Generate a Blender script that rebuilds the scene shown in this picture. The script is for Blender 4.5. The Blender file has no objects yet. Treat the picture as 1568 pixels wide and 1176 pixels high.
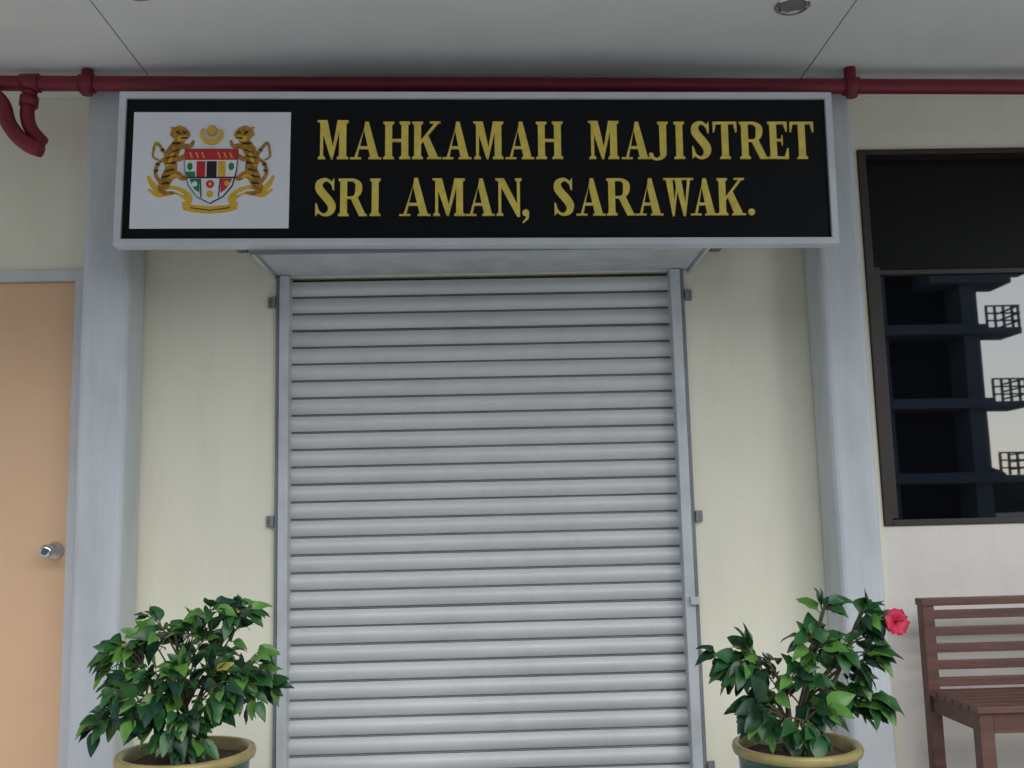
import bpy, bmesh, math, random
from mathutils import Vector, Matrix
random.seed(7)
scene=bpy.context.scene
scene.view_settings.view_transform='Standard'; scene.view_settings.look='None'; scene.view_settings.exposure=0
COL=scene.collection

# ---------------------------------------------------------------- materials
def mat(name,c,rough=0.6,metal=0.0,nscale=4.0,var=0.08,bump=0.0,bscale=60.0,stretch=(1,1,1),spec=0.5,c2=None,coat=0.0,stain=0.0):
    m=bpy.data.materials.new(name); m.use_nodes=True
    nt=m.node_tree; N=nt.nodes; L=nt.links
    b=N['Principled BSDF']
    b.inputs['Roughness'].default_value=rough; b.inputs['Metallic'].default_value=metal
    b.inputs['Specular IOR Level'].default_value=spec
    b.inputs['Coat Weight'].default_value=coat
    tc=N.new('ShaderNodeTexCoord'); mp=N.new('ShaderNodeMapping'); mp.inputs['Scale'].default_value=stretch
    L.new(tc.outputs['Object'],mp.inputs['Vector'])
    n=N.new('ShaderNodeTexNoise'); n.inputs['Scale'].default_value=nscale; n.inputs['Detail'].default_value=6; n.inputs['Roughness'].default_value=0.6
    L.new(mp.outputs[0],n.inputs['Vector'])
    r=N.new('ShaderNodeValToRGB')
    r.color_ramp.elements[0].position=0.3; r.color_ramp.elements[1].position=0.7
    a=[max(0,x*(1-var)) for x in c]; bb=[min(1,x*(1+var)) for x in (c2 or c)]
    r.color_ramp.elements[0].color=(*a,1); r.color_ramp.elements[1].color=(*bb,1)
    L.new(n.outputs['Fac'],r.inputs['Fac']); out=r.outputs['Color']
    if stain>0:   # vertical run-down grime and scuffs
        mp3=N.new('ShaderNodeMapping'); mp3.inputs['Scale'].default_value=(7,7,1.1); L.new(tc.outputs['Object'],mp3.inputs['Vector'])
        n3=N.new('ShaderNodeTexNoise'); n3.inputs['Scale'].default_value=1.2; n3.inputs['Detail'].default_value=8; n3.inputs['Roughness'].default_value=.7
        L.new(mp3.outputs[0],n3.inputs['Vector'])
        r3=N.new('ShaderNodeValToRGB'); r3.color_ramp.elements[0].position=.28; r3.color_ramp.elements[1].position=.52
        r3.color_ramp.elements[0].color=(1-stain,1-stain*1.02,1-stain*1.08,1); r3.color_ramp.elements[1].color=(1,1,1,1)
        L.new(n3.outputs['Fac'],r3.inputs['Fac'])
        mx=N.new('ShaderNodeMix'); mx.data_type='RGBA'; mx.blend_type='MULTIPLY'; mx.inputs['Factor'].default_value=1
        L.new(out,mx.inputs['A']); L.new(r3.outputs['Color'],mx.inputs['B']); out=mx.outputs['Result']
    L.new(out,b.inputs['Base Color'])
    if bump>0:
        n2=N.new('ShaderNodeTexNoise'); n2.inputs['Scale'].default_value=bscale; n2.inputs['Detail'].default_value=4
        L.new(mp.outputs[0],n2.inputs['Vector'])
        bp=N.new('ShaderNodeBump'); bp.inputs['Strength'].default_value=bump; bp.inputs['Distance'].default_value=0.01
        L.new(n2.outputs['Fac'],bp.inputs['Height']); L.new(bp.outputs['Normal'],b.inputs['Normal'])
    return m
M={}
M['cream']=mat('cream_paint',(0.84,0.80,0.64),0.6,nscale=1.6,var=0.05,bump=0.14,bscale=25,stretch=(1,1,.5),stain=.05)
M['pink']=mat('offwhite_paint',(0.84,0.78,0.71),0.6,nscale=1.6,var=0.05,bump=0.14,bscale=25,stain=.06)
M['greyp']=mat('grey_paint',(0.58,0.60,0.62),0.6,nscale=2.2,var=0.12,bump=0.14,bscale=22,stretch=(1,1,.6),stain=.12)
M['ceil']=mat('ceiling_board',(0.74,0.75,0.73),0.8,nscale=1.2,var=0.07,bump=0.05,bscale=15)
M['dark']=mat('dark_gap',(0.03,0.03,0.03),0.9)
M['door']=mat('door_laminate',(0.80,0.51,0.31),0.5,nscale=2,var=0.03)
M['frame']=mat('door_frame_paint',(0.62,0.63,0.64),0.5)
M['steel']=mat('shutter_steel',(0.61,0.62,0.62),0.48,0.12,nscale=5,var=0.07,stretch=(.35,1,3),bump=0.03,bscale=20,stain=.07)
M['rail']=mat('rail_steel',(0.56,0.58,0.59),0.45,0.12,nscale=8,var=0.12,stain=.12)
M['raild']=mat('dark_steel_and_groove_shade',(0.22,0.23,0.24),0.5,0.2,nscale=8,var=0.15)  # darker steel for flanges and brackets; also paints the shade in slat grooves
M['chrome']=mat('chrome',(0.7,0.7,0.7),0.15,1.0)
M['black']=mat('sign_black',(0.004,0.004,0.005),0.4,nscale=3,var=0.2,spec=.2)
M['alu']=mat('sign_aluminium',(0.66,0.68,0.72),0.4,0.2)
M['gold']=mat('letter_gold',(0.80,0.62,0.11),0.4,0.0,nscale=25,var=0.15)
M['white']=mat('emblem_white',(0.82,0.82,0.86),0.5,var=0.02)
M['egold']=mat('emblem_gold',(0.74,0.44,0.03),0.5,nscale=30,var=0.15)
M['tiger']=mat('emblem_tiger',(0.42,0.20,0.02),0.5,nscale=90,var=0.5)
M['ered']=mat('emblem_red',(0.55,0.02,0.03),0.5)
M['eblk']=mat('emblem_black',(0.01,0.01,0.01),0.5)
M['egrn']=mat('emblem_green',(0.02,0.22,0.06),0.5)
M['pipe']=mat('pipe_red',(0.19,0.007,0.022),0.45,nscale=10,var=0.2)
M['wframe']=mat('window_frame_bronze',(0.035,0.024,0.020),0.4,0.1)
M['matte_pane']=mat('dark_upper_pane',(0.008,0.008,0.009),0.35,spec=.12)  # matte dark finish added so the pane does not mirror the pale ceiling
M['wood']=mat('bench_wood',(0.13,0.055,0.042),0.45,nscale=6,var=0.35,stretch=(.6,4,6),bump=0.1,bscale=40)
M['pot']=mat('pot_green_glaze',(0.006,0.085,0.058),0.2,nscale=7,var=0.3,coat=0.2)
M['potrim']=mat('pot_rim_glaze',(0.35,0.28,0.10),0.3,nscale=12,var=0.25)
M['soil']=mat('soil',(0.10,0.055,0.03),0.95,nscale=40,var=0.5,bump=0.9,bscale=60)
M['stem']=mat('stem_bark',(0.10,0.085,0.045),0.8,nscale=30,var=0.3)
M['leafd']=mat('leaf_dark',(0.012,0.050,0.021),0.34,nscale=20,var=0.3,spec=.45)
M['leafm']=mat('leaf_mid',(0.028,0.11,0.028),0.34,nscale=20,var=0.3,spec=.45)
M['leafl']=mat('leaf_light',(0.10,0.24,0.04),0.36,nscale=20,var=0.25,spec=.45)
M['leafy']=mat('leaf_yellow',(0.40,0.33,0.05),0.5,nscale=20,var=0.25)
M['petal']=mat('petal_red',(0.50,0.008,0.05),0.5,nscale=30,var=0.3)
M['asph']=mat('ground_paving',(0.50,0.50,0.48),0.9,nscale=0.6,var=0.12)
M['bldg']=mat('building_render',(0.28,0.32,0.37),0.8,nscale=.5,var=0.12)
M['bldgd']=mat('building_recess',(0.02,0.022,0.03),0.7,nscale=.5,var=0.2)
M['horizon_cover']=mat('added_trees',(0.04,0.07,0.04),0.9,nscale=.3,var=0.4)  # colour of the added tree line
g=bpy.data.materials.new('tinted_glass'); g.use_nodes=True; b=g.node_tree.nodes['Principled BSDF']
b.inputs['Base Color'].default_value=(0.004,0.004,0.005,1); b.inputs['Roughness'].default_value=0.015; b.inputs['IOR'].default_value=1.85
n=g.node_tree.nodes.new('ShaderNodeTexNoise'); n.inputs['Scale'].default_value=1.3
bp_=g.node_tree.nodes.new('ShaderNodeBump'); bp_.inputs['Strength'].default_value=0.03; bp_.inputs['Distance'].default_value=0.01
tc=g.node_tree.nodes.new('ShaderNodeTexCoord'); g.node_tree.links.new(tc.outputs['Object'],n.inputs['Vector'])
g.node_tree.links.new(n.outputs['Fac'],bp_.inputs['Height']); g.node_tree.links.new(bp_.outputs['Normal'],b.inputs['Normal'])
M['glass']=g
f=bpy.data.materials.new('floor_tiles'); f.use_nodes=True; nt=f.node_tree; b=nt.nodes['Principled BSDF']; b.inputs['Roughness'].default_value=.35
tc=nt.nodes.new('ShaderNodeTexCoord'); br=nt.nodes.new('ShaderNodeTexBrick'); br.offset=0; br.inputs['Scale'].default_value=1
br.inputs['Brick Width'].default_value=.3; br.inputs['Row Height'].default_value=.3; br.inputs['Mortar Size'].default_value=.004
br.inputs['Color1'].default_value=(.58,.56,.52,1); br.inputs['Color2'].default_value=(.63,.61,.57,1); br.inputs['Mortar'].default_value=(.2,.2,.19,1)
nt.links.new(tc.outputs['Object'],br.inputs['Vector']); nt.links.new(br.outputs['Color'],b.inputs['Base Color'])
M['tile']=f

# ---------------------------------------------------------------- helpers
def new_obj(name,bm,mats,parent=None,smooth=False,recalc=True):
    if recalc: bmesh.ops.recalc_face_normals(bm,faces=bm.faces)
    me=bpy.data.meshes.new(name); bm.to_mesh(me); bm.free()
    for m in mats: me.materials.append(M[m])
    if smooth:
        for p in me.polygons: p.use_smooth=True
    o=bpy.data.objects.new(name,me); COL.objects.link(o)
    if parent: o.parent=parent
    return o
def empty(name,loc=(0,0,0),rot=(0,0,0)):
    e=bpy.data.objects.new(name,None); e.empty_display_size=.2; e.location=loc; e.rotation_euler=rot; COL.objects.link(e); return e
def addbox(bm,x0,x1,y0,y1,z0,z1,mi=0,bev=0.0):
    vs=[bm.verts.new((x,y,z)) for x in (x0,x1) for y in (y0,y1) for z in (z0,z1)]
    F=[(0,1,3,2),(4,6,7,5),(0,4,5,1),(2,3,7,6),(0,2,6,4),(1,5,7,3)]
    fs=[bm.faces.new([vs[i] for i in q]) for q in F]
    for q in fs: q.material_index=mi
    if bev>0:
        es=list({e for q in fs for e in q.edges})
        r=bmesh.ops.bevel(bm,geom=es,offset=bev,segments=3,affect='EDGES',profile=.5)
        for q in r['faces']: q.material_index=mi
def boxes(name,lst,mats,parent=None,bev=0.0):
    bm=bmesh.new()
    for b in lst:
        mi=b[6] if len(b)>6 else 0
        addbox(bm,*b[:6],mi,bev)
    return new_obj(name,bm,mats,parent)
def addtube(bm,pts,rads,seg=12,mi=0,cap=True):
    pts=[Vector(p) for p in pts]; rings=[]; prev=None
    for i,p in enumerate(pts):
        t=(pts[min(i+1,len(pts)-1)]-pts[max(i-1,0)]).normalized()
        if prev is None:
            a=Vector((0,0,1)) if abs(t.z)<.9 else Vector((0,1,0))
            u=t.cross(a).normalized()
        else:
            u=(prev-t*prev.dot(t)).normalized()
        prev=u; v=t.cross(u)
        r=rads[i] if hasattr(rads,'__len__') else rads
        rings.append([bm.verts.new(p+(u*math.cos(2*math.pi*k/seg)+v*math.sin(2*math.pi*k/seg))*r) for k in range(seg)])
    for a,b in zip(rings,rings[1:]):
        for k in range(seg):
            q=bm.faces.new((a[k],a[(k+1)%seg],b[(k+1)%seg],b[k])); q.material_index=mi; q.smooth=True
    if cap:
        for r in (rings[0],rings[-1]):
            q=bm.faces.new(r); q.material_index=mi
def catmull(P,n=6):
    out=[]
    for i in range(len(P)-1):
        p0=P[max(i-1,0)];p1=P[i];p2=P[i+1];p3=P[min(i+2,len(P)-1)]
        for k in range(n):
            t=k/n
            out.append(tuple(.5*(2*b+(c-a)*t+(2*a-5*b+4*c-d)*t*t+(3*b-a-3*c+d)*t**3) for a,b,c,d in zip(p0,p1,p2,p3)))
    out.append(tuple(P[-1])); return out
def prism(bm,poly,d0,d1,mi=0):
    a=[bm.verts.new((x,-d1,z)) for x,z in poly]; b=[bm.verts.new((x,-d0,z)) for x,z in poly]
    q=bm.faces.new(a); q.material_index=mi
    n=len(poly)
    for i in range(n):
        q=bm.faces.new((a[i],b[i],b[(i+1)%n],a[(i+1)%n])); q.material_index=mi
def strokepoly(P,n=6):
    C=catmull(P,n) if len(P)>2 else P
    Lf=[];Rt=[]
    for i,(x,y,w) in enumerate(C):
        a=C[max(i-1,0)];b=C[min(i+1,len(C)-1)]
        dx,dy=b[0]-a[0],b[1]-a[1]; l=math.hypot(dx,dy) or 1
        nx,ny=-dy/l,dx/l
        Lf.append((x+nx*w,y+ny*w)); Rt.append((x-nx*w,y-ny*w))
    return Lf+Rt[::-1]

# ---------------------------------------------------------------- wall
wall=empty('wall')
CZ=2.893
boxes('cream_wall',[(-8,-2.645,0,.2,0,CZ),(-2.645,-1.625,0,.2,2.14,CZ),(-1.625,-.85,0,.2,0,CZ),(-.85,.83,0,.2,2.10,CZ),
   (.83,1.60,0,.2,0,CZ),(1.60,4.0,0,.2,2.61,CZ),(4.0,8,0,.2,0,CZ)],['cream'],wall)
boxes('window_wall',[(1.60,4.0,0,.2,0,1.02)],['pink'],wall)
boxes('inner_backing',[(-2.7,-1.6,.205,.25,0,2.2),(-.9,.9,.205,.25,0,2.15)],['dark'],wall)
for nm,x0,x1 in (('pillar',-1.572,-1.388),('pillar.001',1.34,1.512)):
    bm=bmesh.new(); addbox(bm,x0,x1,-.2,-.001,0,CZ-.002,0,.024)
    o=new_obj(nm,bm,['greyp'])
    for p in o.data.polygons: p.use_smooth=False

# ---------------------------------------------------------------- ceiling
ceiling=empty('ceiling',(-.038,0,-.024),(0,.012,0))
L=[]
g_=.003
xs=[-8,-6.65,-3.98,-1.325,1.325,3.98,6.65,8]
for i in range(len(xs)-1):
    L.append((xs[i]+g_,xs[i+1]-g_,-2.6,-.001,CZ,CZ+.012))
boxes('ceiling_panels',L,['ceil'],ceiling)
boxes('ceiling_slab',[(-8,8,-2.6,.2,CZ+.016,CZ+.3)],['ceil'],ceiling)
boxes('upper_wall',[(-8,8,-2.6,.2,CZ+.305,6.5)],['cream'],ceiling)
for k,(x,y) in enumerate(((1.105,-.765),(-1.15,-.86))):
    e=empty('recessed_light' if k==0 else 'recessed_light.001',(x,y,CZ-.0245-.012*(x+.038)),(0,.012,0))
    bm=bmesh.new()
    prof=[(.062,.001),(.062,-.006),(.055,-.010),(.046,-.006),(.042,-.002)]
    seg=32; rings=[[bm.verts.new((r*math.cos(2*math.pi*s/seg),r*math.sin(2*math.pi*s/seg),z)) for s in range(seg)] for r,z in prof]
    for a,b in zip(rings,rings[1:]):
        for s in range(seg):
            q=bm.faces.new((a[s],a[(s+1)%seg],b[(s+1)%seg],b[s])); q.smooth=True
    q=bm.faces.new(rings[-1]); q.material_index=1
    new_obj('trim_ring',bm,['chrome','raild'],e)

# ---------------------------------------------------------------- floor / ground
boxes('floor',[(-8,8,-3.0,.2,-.12,0)],['tile'])
bm=bmesh.new(); vs=[bm.verts.new(p) for p in ((-400,-600,-.125),(400,-600,-.125),(400,400,-.125),(-400,400,-.125))]; bm.faces.new(vs)
new_obj('ground',bm,['asph'])

# ---------------------------------------------------------------- door
door=empty('wooden_door')
boxes('door_leaf',[(-2.583,-1.672,.02,.06,.008,2.098)],['door'],door,.002)
boxes('door_frame',[(-1.670,-1.625,-.015,.15,0,2.14),(-2.645,-2.585,-.015,.15,0,2.14),(-2.585,-1.670,-.015,.15,2.10,2.14)],['frame'],door)
def revolve_y(bm,cx,cz,prof,seg=28):
    rings=[[bm.verts.new((cx+r*math.cos(2*math.pi*s_/seg),y,cz+r*math.sin(2*math.pi*s_/seg))) for s_ in range(seg)] for r,y in prof]
    for a,b in zip(rings,rings[1:]):
        for k in range(seg):
            q=bm.faces.new((a[k],a[(k+1)%seg],b[(k+1)%seg],b[k])); q.smooth=True
    bm.faces.new(rings[-1])
bm=bmesh.new()
revolve_y(bm,-1.725,1.005,[(.036,.019),(.036,.014),(.030,.006),(.014,.002),(.012,-.030),(.018,-.040),(.026,-.052),(.028,-.064),(.024,-.074),(.014,-.078)])
new_obj('door_knob',bm,['chrome'],door)

# ---------------------------------------------------------------- roller shutter
sh=empty('roller_shutter')
bm=bmesh.new()
p=.0705; x0,x1=-.80,.775; z=2.085
NX=24
random.seed(3)
def strip(prof,mi=0):
    cols=[]
    for k in range(NX+1):
        x=x0+(x1-x0)*k/NX
        cols.append([bm.verts.new((x,y,zz)) for y,zz in prof])
    for a,b in zip(cols,cols[1:]):
        for k in range(len(prof)-1):
            q=bm.faces.new((a[k],b[k],b[k+1],a[k+1])); q.smooth=True; q.material_index=mi
while z>-.0:
    dz=random.uniform(-.0008,.0008); dy=random.uniform(-.001,.001)
    t0=z+dz; zb=z-p
    h=p*.87
    arc=[(.036+dy-.0165*math.sin(math.pi*s_/12)**.9,t0-h*s_/12) for s_ in range(13)]
    strip(arc)
    strip([(.036+dy,t0-h),(.043,t0-h-.001),(.043,zb+.0015),(.036,zb+.0008)],1)  # groove strip in darker steel: shade between slats put into the colour
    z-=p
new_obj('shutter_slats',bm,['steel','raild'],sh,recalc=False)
boxes('guide_rails',[(-.835,-.797,-.035,.06,0,2.097),(.772,.812,-.035,.06,0,2.097)],['rail'],sh,.002)
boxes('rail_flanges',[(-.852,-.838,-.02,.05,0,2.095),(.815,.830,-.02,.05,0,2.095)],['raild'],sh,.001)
L=[]
for zz in (1.99,1.10,.13):
    L.append((-.885,-.853,-.014,-.001,zz-.022,zz+.022)); L.append((-.866,-.853,-.035,-.014,zz-.02,zz+.02))
for zz in (1.99,1.08,.11):
    L.append((.831,.862,-.014,-.001,zz-.022,zz+.022)); L.append((.831,.843,-.035,-.014,zz-.02,zz+.02))
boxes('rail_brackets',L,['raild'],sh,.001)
boxes('rail_latch',[(.79,.825,-.055,-.036,.735,.765)],['rail'],sh,.002)
boxes('roller_box',[(-.85,.85,-.398,-.001,2.10,2.52)],['rail'],sh,.003)
boxes('box_edge_angle',[(-.87,.87,-.403,-.385,2.088,2.098)],['raild'],sh)
boxes('box_cheeks',[(-.862,-.852,-.398,-.001,2.085,2.55),(.852,.862,-.398,-.001,2.085,2.55)],['rail'],sh)
boxes('bottom_bar',[(-.795,.77,.01,.05,0.004,.05)],['rail'],sh,.004)

# ---------------------------------------------------------------- window
win=empty('window')
boxes('window_frame',[(1.602,1.635,.0-.012,.10,1.02+.002,2.608),(3.965,3.998,-.012,.10,1.022,2.608),(1.635,3.965,-.012,.10,1.022,1.045),(1.635,3.965,-.012,.10,2.585,2.608),
   (1.635,3.965,.045,.10,2.075,2.095)],['wframe'],win,.002)
boxes('sashes',[(1.640,1.668,.01,.06,1.05,2.10),(2.77,2.83,.01,.06,1.05,2.07)],['wframe'],win,.002)
boxes('glass',[(1.636,3.964,.065,.075,1.046,2.074)],['glass'],win)
boxes('upper_pane',[(1.636,3.964,.065,.075,2.096,2.584)],['matte_pane'],win)  # added matte panel instead of reflective glass
boxes('room_backing',[(1.6,4.0,.205,.25,.9,2.7)],['dark'],win)

# ---------------------------------------------------------------- sprinkler pipe
pp=empty('sprinkler_pipe')
def pz(x): return 2.80-.017*(x-.0)
bm=bmesh.new()
YP=-.27
addtube(bm,[(-8,YP,pz(-2)),(-2,YP,pz(-2)),(2.4,YP,pz(2.4)),(8,YP,pz(2.4))],.030,16)
for x in (-1.545,1.49):
    addtube(bm,[(x-.028,YP,pz(x)),(x+.028,YP,pz(x))],.037,16)
    addtube(bm,[(x,YP,pz(x)-.045),(x,YP,CZ-.012)],.023,14)
addtube(bm,[(-1.80,YP,pz(-1.8)),(-1.73,YP,pz(-1.8))],.037,16)
A=catmull([(-1.95,YP-.03,2.80),(-1.885,YP-.03,2.765),(-1.852,YP-.03,2.725),(-1.832,YP-.03,2.66),(-1.79,YP-.03,2.60),(-1.74,YP-.03,2.56),(-1.70,YP-.03,2.545)],4)
addtube(bm,A,.030,16)
B=catmull([(-1.765,YP,2.80),(-1.772,YP,2.74),(-1.772,YP,2.69),(-1.755,YP,2.64),(-1.71,YP,2.585)],4)
addtube(bm,B,.027,16)
addtube(bm,[(-1.767,YP,2.775),(-1.770,YP,2.735)],.035,16)
new_obj('red_pipework',bm,['pipe'],pp)

# ---------------------------------------------------------------- signboard
sg=empty('signboard',(-.0085,-.45,2.389),(0,.0145,0))
SX,SZ=.002457,.00252
def sp(px,py): return ((px-728.5)*SX,(259-py)*SZ)
W2,H2=1.340,.296; fw=.025
boxes('board',[(-W2+.01,W2-.01,0,.045,-H2+.01,H2-.01)],['black'],sg)
boxes('frame',[(-W2,W2,-.014,.05,H2-fw,H2),(-W2,W2,-.014,.05,-H2,-H2+fw),(-W2,-W2+fw,-.014,.05,-H2+fw,H2-fw),(W2-fw,W2,-.014,.05,-H2+fw,H2-fw)],['alu'],sg,.0015)
boxes('mounting_brackets',[(-1.0,-.96,.051,.45,-.2,-.17),(.96,1.0,.051,.45,-.2,-.17),(-1.0,-.96,.051,.45,.17,.2),(.96,1.0,.051,.45,.17,.2)],['raild'],sg)
T=.175; t=.075; s=.045; e=.05
def rect(a,b,c,d): return [(a,c),(b,c),(b,d),(a,d)]
def ser(x0,x1,top):
    if top: return [(x0-e,1),(x0-e,1-s),(x0,1-s*1.9),(x1,1-s*1.9),(x1+e,1-s),(x1+e,1)]
    return [(x0-e,0),(x0-e,s),(x0,s*1.9),(x1,s*1.9),(x1+e,s),(x1+e,0)]
def stem(x0,x1): return [rect(x0,x1,0,1),ser(x0,x1,True),ser(x0,x1,False)]
def glyph(ch,W):
    if ch=='M':
        r=W-e
        return [rect(e+.02,e+.02+t,0,1),ser(e+.02,e+.02+t,False),rect(r-T,r,0,1),ser(r-T,r,False),ser(r-T+.03,r,True),
            [(0,1),(e+T+.02,1),(W*.5+.02,.22),(W*.5-.05,0),(W*.44,0),(e,.96),(0,.96)],[(r-T+.03,1),(r-T+.03,.86),(W*.5,0),(W*.45,0),(W*.47,.16),(r-T-.04,1)]]
    if ch=='A':
        m=W*.5; return [[(m-.02,1),(m+.07,1),(W-.06,0),(W-.06-T-.03,0),(m-.05,.78)],[(m-.05,.80),(m-.01,.98),(.17,0),(.095,0)],
            rect(W*.27,W*.68,.27,.34),[(0,0),(.28,0),(.28,s),(0,s)],rect(W-T-.15,W,0,s)]
    if ch=='H':
        return stem(e,e+T)+stem(W-e-T,W-e)+[rect(e+T-.02,W-e-T+.02,.46,.53)]
    if ch=='I':
        m=W/2; return stem(m-T/2,m+T/2)
    if ch=='K':
        return stem(e,e+T)+[[(W-.14,.97),(W-.05,.97),(e+T,.40),(e+T,.50)],[(e+T+.04,.52),(e+T+.18,.64),(W-.04,0),(W-.27,0)],rect(W-.27,W-.0,1-s,1),rect(W-.34,W+.02,0,s)]
    if ch=='J':
        x1=W-e; return [rect(x1-T,x1,.2,1),ser(x1-T,x1,True),strokepoly([(x1-T/2,.26,T/2),(x1-T/2-.01,.10,.075),(x1-.22,.0,.035),(x1-.34,.02,.035),(x1-.40,.10,.055),(x1-.40,.16,.045)])]
    if ch=='T':
        m=W/2; return [rect(m-T/2,m+T/2,0,1),ser(m-T/2,m+T/2,False),rect(.02,W-.02,1-.065,1),[(.02,1),(.02,.72),(.05,.72),(.10,.93)],[(W-.02,1),(W-.02,.72),(W-.05,.72),(W-.10,.93)]]
    if ch=='E':
        return stem(e,e+T)+[rect(e,W-.04,1-.06,1),rect(e,W-.02,0,.06),rect(e+T-.02,W*.70,.47,.53),[(W-.04,1),(W-.04,.74),(W-.07,.74),(W-.13,.94)],[(W-.02,0),(W-.02,.28),(W-.05,.28),(W-.12,.06)],[(W*.70,.37),(W*.70,.63),(W*.66,.63),(W*.62,.50),(W*.66,.37)]]
    if ch=='R':
        return stem(e,e+T)+[strokepoly([(e+T-.02,.967,.032),(W*.55,.955,.04),(W*.71,.86,.075),(W*.73,.74,.088),(W*.69,.60,.07),(W*.55,.50,.035),(e+T-.02,.49,.032)]),
            [(W*.42,.50),(W*.42+.18,.53),(W-.02,.05),(W+.02,s),(W+.02,0),(W-.18,0)]]
    if ch=='N':
        return [rect(e+.03,e+.03+t,0,1),ser(e+.03,e+.03+t,False),rect(W-e-t-.03,W-e-.03,0,1),ser(W-e-t-.03,W-e-.03,True),[(0,1),(e+T,1),(W-e-.03,.16),(W-e-.03,-.03),(W-e-t-.03,-.03),(e+.02,.93),(0,.96)]]
    if ch=='W':
        a=W*.5
        return [[(.05,1),(.05+T,1),(W*.36,.25),(W*.33,-.02),(W*.28,-.02)],[(a+.02,1),(a-.05,.9),(W*.30,-.02),(W*.34,-.02)],[(a-.10,1),(a-.10+T,1),(W*.74,.25),(W*.72,-.02),(W*.66,-.02)],[(W-.06,1),(W-.14,1),(W*.68,-.02),(W*.73,-.02)],
            rect(-.01,.28,1-s,1),rect(a-.15,a+.15,1-s,1),rect(W-.24,W+.02,1-s,1)]
    if ch=='S':
        return [strokepoly([(W*.86,.70,.02),(W*.80,.85,.03),(W*.54,.957,.04),(W*.27,.88,.08),(W*.24,.73,.10),(W*.42,.58,.105),(W*.64,.43,.105),(W*.80,.27,.10),(W*.74,.11,.075),(W*.48,.033,.035),(W*.22,.12,.03),(W*.13,.30,.02)],8),
            [(W*.90,1),(W*.90,.68),(W*.85,.68),(W*.78,.90)],[(W*.08,0),(W*.08,.34),(W*.13,.34),(W*.22,.09)]]
    if ch=='.':
        return [[(W/2+.09*math.cos(k*math.pi/8),.09+.09*math.sin(k*math.pi/8)) for k in range(16)]]
    if ch==',':
        return [[(W/2+.09*math.cos(k*math.pi/8),.08+.09*math.sin(k*math.pi/8)) for k in range(16)],[(W/2+.09,.08),(W/2+.07,-.08),(W/2-.07,-.20),(W/2-.09,-.18),(W/2+.0,-.06),(W/2,.04)]]
    return []
row1=[('M',483,530,185),('A',533,580,187),('H',583,624,187),('K',627,670,187),('A',673,717,187),('M',720,766,187),('A',769,813,187),('H',816,857,187),
 ('M',896,943,186),('A',947,991,187),('J',990,1019,187),('I',1024,1048,187),('S',1053,1085,186),('T',1087,1126,187),('R',1129,1171,187),('E',1173,1205,187),('T',1206,1245,187)]
row2=[('S',479,513,274),('R',516,558,275),('I',560,583,275),('A',608,655,274),('M',658,707,275),('A',708,752,275),('N',753,795,275),(',',790,808,275),('S',840,873,274),('A',876,920,275),('R',922,964,275),('A',966,1008,275),('W',1010,1054,275),('A',1050,1091,275),('K',1091,1133,275),('.',1134,1152,275)]
bm=bmesh.new()
for row,base in ((row1,245),(row2,332)):
    for ch,a,b,top in row:
        h=(base-top)*SZ; X0,Z0=sp(a,base); W=(b-a)*SX/h
        for k,poly in enumerate(glyph(ch,W)):
            prism(bm,[(X0+x*h,Z0+y*h) for x,y in poly],-.001,.006+.0004*k)
new_obj('letters',bm,['gold'],sg)
a=sp(205,172); c=sp(442,350)
boxes('emblem_panel',[(a[0],c[0],-.003,.0,c[1],a[1])],['white'],sg)
bm=bmesh.new(); lay=[0]
EM=['egold','tiger','ered','eblk','egrn','white']
def em(poly,mi,step=True):
    if step: lay[0]+=1
    prism(bm,[sp(*q) for q in poly],.001,.0036+.00012*lay[0],mi)
def circ(cx,cy,rx,ry=None,n=20): 
    ry=ry or rx; return [(cx+rx*math.cos(2*math.pi*k/n),cy+ry*math.sin(2*math.pi*k/n)) for k in range(n)]
def st(P,n=5): return strokepoly(P,n)
mir=lambda P:[(648-q[0],)+tuple(q[1:]) for q in P]
rib=[(230,270,2),(236,282,4),(248,292,5),(266,291,6),(282,296,6),(292,306,6),(286,314,3)]
end=[(231,291,1.5),(246,299,4),(262,297,2.5)]
for P in (rib,end): em(st(P),0); em(st(mir(P)),0)
em([(282,310),(300,315),(324,317),(348,315),(366,310),(364,322),(348,326),(324,328),(300,326),(284,322)],0)
em([(294,318),(324,322),(354,318),(354,319.5),(324,323.7),(294,319.5)],3)
for P in ([(252,294,1.0),(268,292.5,1.4),(284,299,1.0)],): em(st(P),5); em(st(mir(P)),5)
tig=[[(279,212,6),(270,226,9),(262,243,10),(264,259,9),(258,275,9),(255,290,5)],
 [(268,230,5),(280,225,4.2),(292,224,3.2),(296,216,2)],[(263,244,5),(276,244,4),(285,238,3),(286,231,2)],
 [(260,272,7),(273,268,5),(282,274,4),(290,271,2)],[(255,280,6),(250,290,4.5),(258,297,3.5),(270,296,2)],
 [(252,284,3),(241,268,2.6),(244,252,2.4),(255,242,2.2),(250,230,2.2),(240,220,2),(236,240,1.4),(244,246,1.2)]]
for P in tig: em(st(P),1); em(st(mir(P)),1)
hd=[(260,207),(263,199),(260,195),(267,196),(274,193),(283,196),(290,203),(291,208),(288,213),(281,217),(270,217)]
em(hd,1); em(mir(hd),1)
ml=[(272,210),(284,208),(290,211),(280,218),(272,217)]
em(ml,0); em(mir(ml),0)
for P in ([(256,256,2.2),(262,248,2.4),(266,236,2.4)],[(262,274,2),(270,270,2),(278,273,1.4)]):
    em(st(P),0); em(st(mir(P)),0)
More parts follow.
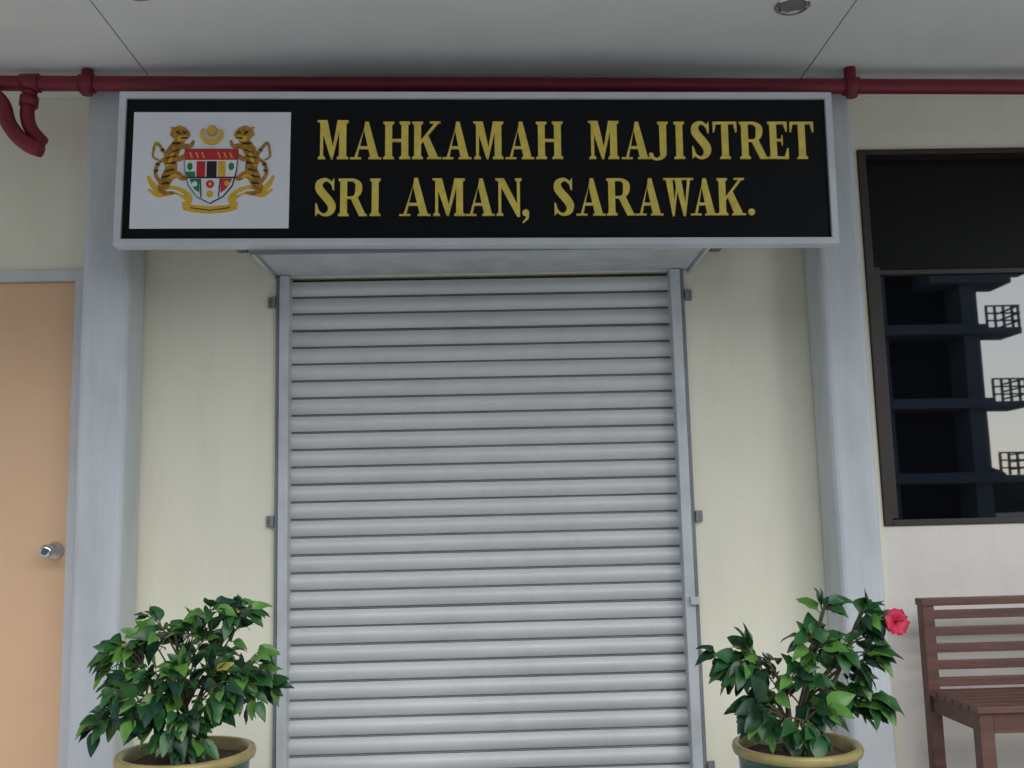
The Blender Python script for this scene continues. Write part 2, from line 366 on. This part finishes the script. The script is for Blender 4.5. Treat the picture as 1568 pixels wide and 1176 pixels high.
for P in ([(275,230,1.2),(265,234,.5)],[(271,240,1.3),(255,244,.5)],[(271,250,1.3),(256,252,.6)],[(268,260,1.3),(255,264,.5)],[(263,270,1.3),(251,273,.6)],[(270,203,1.6),(276,206,1)],[(281,203,1.3),(285,205,.8)],[(262,281,1.3),(251,283,.6)],[(277,221,1.3),(264,221,.6)],[(278,213,1.1),(288,212,.8)],[(248,232,1.2),(253,230,.8)],[(241,252,1.2),(247,254,.8)],[(240,264,1.2),(245,262,.8)]):
    em(st(P),3); em(st(mir(P)),3)
em([(284,230),(364,230),(363,262),(357,286),(343,303),(324,313),(305,303),(291,286),(285,262)],3)
em([(285,246),(363,246),(362,262),(356,285.5),(342.6,302.2),(324,312),(305.4,302.2),(292,285.5),(286,262)],5)
em([(284.7,231),(363.3,231),(363.3,247),(284.7,247)],2)
for x in (294,303,312,336,345,354): em(st([(x-2,235,1),(x+2,244,1)]),0)
em([(286,249),(301,249),(301,272),(289,272)],5)
em([(303,249),(316,249),(316,273),(303,273)],2)
em([(318,249),(333,249),(333,273),(318,273)],3)
em([(335,249),(346,249),(346,273),(335,273)],0)
em([(348,249),(362,249),(359,272),(348,272)],5)
em(circ(355,257,4.5,6),4); em(circ(293,257,4,6),4); em([(286,265),(301,265),(301,273),(290,273)],4)
em(st([(289,274,1),(359,274,1)]),3)
em(circ(324,284,6,6),2); em(circ(324,284,2.5,2.5),0)
em([(293,276),(308,276),(308,297),(300,291)],4); em([(340,276),(357,276),(348,291),(340,297)],2)
em(st([(309,276,.7),(311,304,.7)]),3); em(st([(339,276,.7),(337,304,.7)]),3)
em(circ(349,283,4,4),0); em(circ(301,284,4,4),5)
em(circ(324,299,5,5),0)
cr=[(324+17*math.cos(a_),206+17*math.sin(a_)) for a_ in [math.radians(d) for d in range(-20,201,10)]]+[(324+13*math.cos(a_),203+13.5*math.sin(a_)) for a_ in [math.radians(d) for d in range(200,-21,-10)]]
em(cr,0)
em([(324+(9 if k%2==0 else 5.5)*math.cos(math.pi*k/14),202+(9 if k%2==0 else 5.5)*math.sin(math.pi*k/14)) for k in range(28)],0)
new_obj('coat_of_arms',bm,EM,sg)

# ---------------------------------------------------------------- bench
bn=empty('wooden_bench',(.020,0,-.022))
bx0,bx1=1.61,3.0
L=[]
L+= [(bx0,bx0+.045,-.235,-.185,0.022,.745),(bx1-.045,bx1,-.235,-.185,0.022,.745)]
L+= [(bx0-.004,bx1+.004,-.24,-.18,.7455,.772)]
z=.695
for k in range(5):
    L.append((bx0+.046,bx1-.046,-.222,-.198,z,z+.032)); z-=.062
L+= [((bx0+bx1)/2-.02,(bx0+bx1)/2+.02,-.197,-.18,.40,.745)]
boxes('backrest',L,['wood'],bn,.003)
L=[]
y=-.62
while y<-.26:
    L.append((bx0-.01,bx1+.01,y,y+.052,.425,.447)); y+=.06
boxes('seat',L,['wood'],bn,.003)
boxes('legs',[(bx0+.005,bx0+.055,-.60,-.55,0.022,.424),(bx1-.055,bx1-.005,-.60,-.55,0.022,.424),(bx0+.01,bx0+.04,-.549,-.236,.36,.424),(bx1-.04,bx1-.01,-.549,-.236,.36,.424),
   (bx0+.056,bx1-.056,-.595,-.57,.355,.422),(bx0+.015,bx0+.04,-.549,-.236,.12,.155),(bx1-.04,bx1-.015,-.549,-.236,.12,.155)],['wood'],bn,.003)

# ---------------------------------------------------------------- potted plants
def lathe(bm,prof,cx,cy,seg=40,mis=None):
    rings=[[bm.verts.new((cx+r*math.cos(2*math.pi*s_/seg),cy+r*math.sin(2*math.pi*s_/seg),z)) for s_ in range(seg)] for r,z in prof]
    for i,(a,b) in enumerate(zip(rings,rings[1:])):
        for k in range(seg):
            q=bm.faces.new((a[k],a[(k+1)%seg],b[(k+1)%seg],b[k])); q.smooth=True
            if mis: q.material_index=mis[i]
    return rings
def leaf(bm,base,d,nrm,Ln,Wd,droop,mi):
    d=d.normalized(); side=d.cross(nrm).normalized(); nrm=side.cross(d).normalized()
    n=7; cols=[]; pos=base.copy(); dd=d.copy()
    ph=random.random()*6
    for i in range(n):
        s_=i/(n-1)
        w=Wd*.5*(math.sin(math.pi*min(1,s_**.75))**.8)*(1-.25*s_) if 0<i<n-1 else .0015
        fold=.30*w
        wob=.18*w*math.sin(ph+s_*9)
        up=(side.cross(dd)).normalized()
        cols.append((bm.verts.new(pos-side*w+up*(fold+wob)),bm.verts.new(pos),bm.verts.new(pos+side*w+up*(fold-wob))))
        dd=(dd+Vector((0,0,-droop/n))).normalized(); pos=pos+dd*Ln/(n-1)
    for a,b in zip(cols,cols[1:]):
        for k in (0,1):
            q=bm.faces.new((a[k],b[k],b[k+1],a[k+1])); q.material_index=mi; q.smooth=True
def plant(name,cx,cy,rim,pr,blobs,nl,seed,Lr,flowers=()):
    random.seed(seed)
    e_=empty(name)
    bm=bmesh.new()
    r=pr; h=rim
    prof=[(.02,.004),(r*.62,.004),(r*.66,.02),(r*.80,h*.35),(r*.90,h*.7),(r*.92,h-.05),(r*.93,h-.03),(r*1.0,h-.026),(r*1.02,h-.012),(r*1.0,h),(r*.92,h),(r*.88,h-.012),(r*.86,h-.05)]
    rg=lathe(bm,prof,cx,cy,mis=[0,0,0,0,0,0,1,1,1,1,1,1])
    new_obj('pot',bm,['pot','potrim'],e_)
    bm=bmesh.new(); 
    rings=[(0.001,h-.02),(r*.3,h-.022),(r*.6,h-.03),(r*.87,h-.036)]
    rr=lathe(bm,rings,cx,cy,24)
    for v in bm.verts: v.co.z+=random.uniform(-.004,.006)
    new_obj('soil',bm,['soil'],e_)
    bm=bmesh.new(); bl=bmesh.new()
    base=Vector((cx,cy,h-.02)); tot=sum(b[6] for b in blobs)
    axis=Vector((cx,cy,h+.1))
    for (X,Y,Z,rx,ry,rz,wt) in blobs:
        cen=Vector((X,Y,Z)); cnt=int(nl*wt/tot)
        b0=base+Vector((random.uniform(-.04,.04),random.uniform(-.04,.04),0))
        mid=b0.lerp(cen,.5)+Vector((random.uniform(-.02,.02),random.uniform(-.02,.02),.03))
        path=catmull([tuple(b0),tuple(mid),tuple(cen)],5)
        addtube(bm,path,[.008-.0045*i/len(path) for i in range(len(path))],7)
        tw=max(2,cnt//6)
        tips=[]
        for k in range(tw):
            while True:
                u=Vector((random.uniform(-1,1),random.uniform(-1,1),random.uniform(-1,1)))
                if u.length<1: break
            u=u*(.6+.4*random.random())*(1.15 if random.random()<.2 else 1)
            tip=cen+Vector((u.x*rx,u.y*ry,u.z*rz))
            st_=Vector(path[random.randint(4,len(path)-1)])
            m2=st_.lerp(tip,.55)+Vector((0,0,.012))
            tp=catmull([tuple(st_),tuple(m2),tuple(tip)],4)
            addtube(bm,tp,[.0035-.002*i/len(tp) for i in range(len(tp))],5)
            tips.append((tip,tp,(tip-m2).normalized()))
        for k in range(cnt):
            tip,tp,dr=tips[k%tw]
            j=random.choice([len(tp)-1,len(tp)-1,len(tp)-2,len(tp)-3,len(tp)-4])
            q=Vector(tp[j])
            out=(q-axis); out.z*=.4
            out=out.normalized() if out.length>0 else Vector((1,0,0))
            d=(out*.50+dr*.4+Vector((random.uniform(-1,1),random.uniform(-1,1),random.uniform(-.9,.6)))*.80)
            nrm=Vector((random.uniform(-.7,.7),-.55+random.uniform(-.7,.7),.75+random.uniform(-.4,.3)))
            Ln=random.uniform(*Lr)*(0.7 if j==len(tp)-1 and random.random()<.3 else 1)
            x=random.random()
            mi=0 if x<.34 else (1 if x<.74 else 2)
            if random.random()<.006: mi=3
            pet=d.normalized()*.018
            addtube(bm,[tuple(q),tuple(q+pet)],.0013,4)
            leaf(bl,q+pet,d,nrm,Ln,Ln*random.uniform(.50,.70),random.uniform(.5,1.7),mi)
    new_obj('stems',bm,['stem'],e_)
    new_obj('foliage',bl,['leafd','leafm','leafl','leafy'],e_,recalc=False)
    for (fx,fy,fz,fr) in flowers:
        bf=bmesh.new(); c=Vector((fx,fy,fz)); face=Vector((.25,-1,.15)).normalized()
        u=face.cross(Vector((0,0,1))).normalized(); v=u.cross(face)
        for k in range(5):
            an=2*math.pi*k/5+.3; dr=u*math.cos(an)+v*math.sin(an); sd=face.cross(dr)
            cols=[]
            for i in range(7):
                s_=i/6; w=fr*(.10+.62*math.sin(min(1,s_*1.0)*math.pi*.62)) 
                if i==6: w*=.6
                row=[]
                for j in range(-3,4):
                    ruf=.10*fr*math.sin(j*2.3+k+i)*s_
                    row.append(bf.verts.new(c+dr*fr*s_*(1-.06*abs(j))+sd*w*j/3+face*(.35*fr*math.sin(s_*2.4)+ruf+.02*fr*j)))
                cols.append(row)
            for a,b in zip(cols,cols[1:]):
                for j in range(6):
                    q=bf.faces.new((a[j],a[j+1],b[j+1],b[j])); q.smooth=True
        addtube(bf,[tuple(c),tuple(c+face*fr*.6),tuple(c+face*fr*1.15+v*.004)],[.003,.002,.003],6,0)
        addtube(bf,[(1.13,-.9,.70),(1.18,-.93,.745),tuple(c-face*.03+Vector((-.008,.0,-.0))),tuple(c)],[.003,.003,.004,.004],6,2)
        new_obj('flower',bf,['petal','egold','leafm'],e_)
Y=-.9
plant('potted_plant',-.92,Y,.425,.20,[(-.92,Y,.63,.23,.20,.15,8),(-.805,Y,.81,.08,.08,.07,2.4),(-.97,Y+.03,.78,.11,.1,.06,2.6),(-1.10,Y,.73,.09,.1,.07,2.2),
  (-1.13,Y-.03,.57,.07,.1,.10,2.4),(-.72,Y,.62,.07,.1,.10,2.4),(-.92,Y-.1,.51,.19,.1,.08,3),(-.82,Y-.1,.60,.12,.1,.1,2.4),(-1.01,Y-.1,.60,.11,.1,.1,2.4)],610,21,(.05,.08))
plant('potted_plant.001',.923,Y,.392,.19,[(.765,Y,.62,.075,.09,.08,2.6),(.81,Y-.05,.53,.08,.08,.09,2.0),(.90,Y,.55,.12,.1,.10,2.8),(1.02,Y,.58,.12,.11,.12,3.2),(1.11,Y,.67,.10,.09,.09,2.6),
  (1.15,Y,.77,.05,.05,.04,1.3),(1.035,Y,.79,.02,.03,.02,.5),(1.0,Y,.69,.05,.05,.05,1.5),(1.12,Y,.55,.06,.07,.10,1.5),(.93,Y-.08,.47,.13,.08,.05,1.8),(.86,Y,.62,.06,.06,.05,1.0)],430,8,(.055,.092),
  [(1.228,Y-.06,.750,.042)])

# ---------------------------------------------------------------- building opposite (seen mirrored in the window)
ob=empty('apartment_building')
boxes('core',[(-40,20.7,-46,-36,-.12,14.2)],['bldgd'],ob)
L=[]
for z in (2.0,4.95,7.9,10.9,13.8): L.append((-40,20.1,-35.99,-34.2,z,z+.4))
for x in list(range(-38,14,5))+[15.6,19.3]: L.append((x,x+.65,-35.98,-34.6,-.12,13.8))
boxes('slabs_columns',L,['bldg'],ob)
L=[]
for z in (2.0,4.95,7.9):   # parapets and window bands between columns
    L.append((-40,18.0,-35.97,-35.8,z+.41,z+1.3))
boxes('parapets',L,['bldgd'],ob)
L=[]
for z in (4.95,7.9,2.0):
    L.append((20.11,21.5,-35.9,-34.2,z,z+.25))
    for hh in (.5,.8,1.1):
        L.append((20.1,21.5,-34.26,-34.2,z+hh,z+hh+.06)); L.append((21.44,21.5,-35.9,-34.27,z+hh,z+hh+.06))
    for x in (20.1,20.45,20.8,21.15,21.4): L.append((x,x+.08,-34.29,-34.20,z+.255,z+1.1))
L.append((18,22.5,-36,-34.0,10.6,14.0)); L.append((18,21.3,-36,-34.3,10.0,10.59))
boxes('balconies',L,['bldg'],ob)
random.seed(9)
bm=bmesh.new()
pts=[]
x=-300
while x<300:
    pts.append((x,9+2.2*math.sin(x*.05)+1.5*math.sin(x*.23+1)+random.uniform(-.9,.9))); x+=2.2
fr_=[bm.verts.new((x,-170,z)) for x,z in pts]; lo=[bm.verts.new((x,-160,-.2)) for x,z in pts]; bk=[bm.verts.new((x,-200,-.2)) for x,z in pts]
for i in range(len(pts)-1):
    bm.faces.new((fr_[i],fr_[i+1],lo[i+1],lo[i])); bm.faces.new((fr_[i],bk[i],bk[i+1],fr_[i+1]))
new_obj('added_tree_line',bm,['horizon_cover'])  # added tree line, covers the orange horizon sky in the window reflection

# ---------------------------------------------------------------- light
w=bpy.data.worlds.new("World"); scene.world=w; w.use_nodes=True
nt=w.node_tree; bg=nt.nodes['Background']; sky=nt.nodes.new('ShaderNodeTexSky'); sky.sky_type='NISHITA'; sky.sun_disc=False
EL=30; AZ=15
sky.sun_elevation=math.radians(EL); sky.sun_rotation=math.radians(180-AZ)
sky.air_density=1.0; sky.dust_density=0.3; sky.ozone_density=1.0
nt.links.new(sky.outputs[0],bg.inputs['Color']); bg.inputs['Strength'].default_value=.15
sd=bpy.data.lights.new('sun','SUN'); sd.energy=3.2; sd.angle=math.radians(68); sd.color=(1,.985,.955)
so=bpy.data.objects.new('sun',sd); COL.objects.link(so)
dirv=Vector((math.sin(math.radians(AZ))*math.cos(math.radians(EL)),-math.cos(math.radians(AZ))*math.cos(math.radians(EL)),math.sin(math.radians(EL))))
so.rotation_euler=dirv.to_track_quat('Z','Y').to_euler(); so.location=(3,-12,10)

# ---------------------------------------------------------------- camera
cd=bpy.data.cameras.new('camera'); cam=bpy.data.objects.new('camera',cd); COL.objects.link(cam)
cd.sensor_width=36; cd.lens=36*1510/1568; cd.clip_end=2000; cd.clip_start=.05
pt,yw,rl=.13415,.02688,-.02427
fwv=Vector((math.sin(yw)*math.cos(pt),math.cos(yw)*math.cos(pt),math.sin(pt)))
rt0=Vector((math.cos(yw),-math.sin(yw),0)); up0=rt0.cross(fwv)
rt=rt0*math.cos(rl)+up0*math.sin(rl); up=-rt0*math.sin(rl)+up0*math.cos(rl)
m=Matrix((rt,up,-fwv)).transposed().to_4x4(); m.translation=Vector((0,-4,1.0938))
cam.matrix_world=m; scene.camera=cam
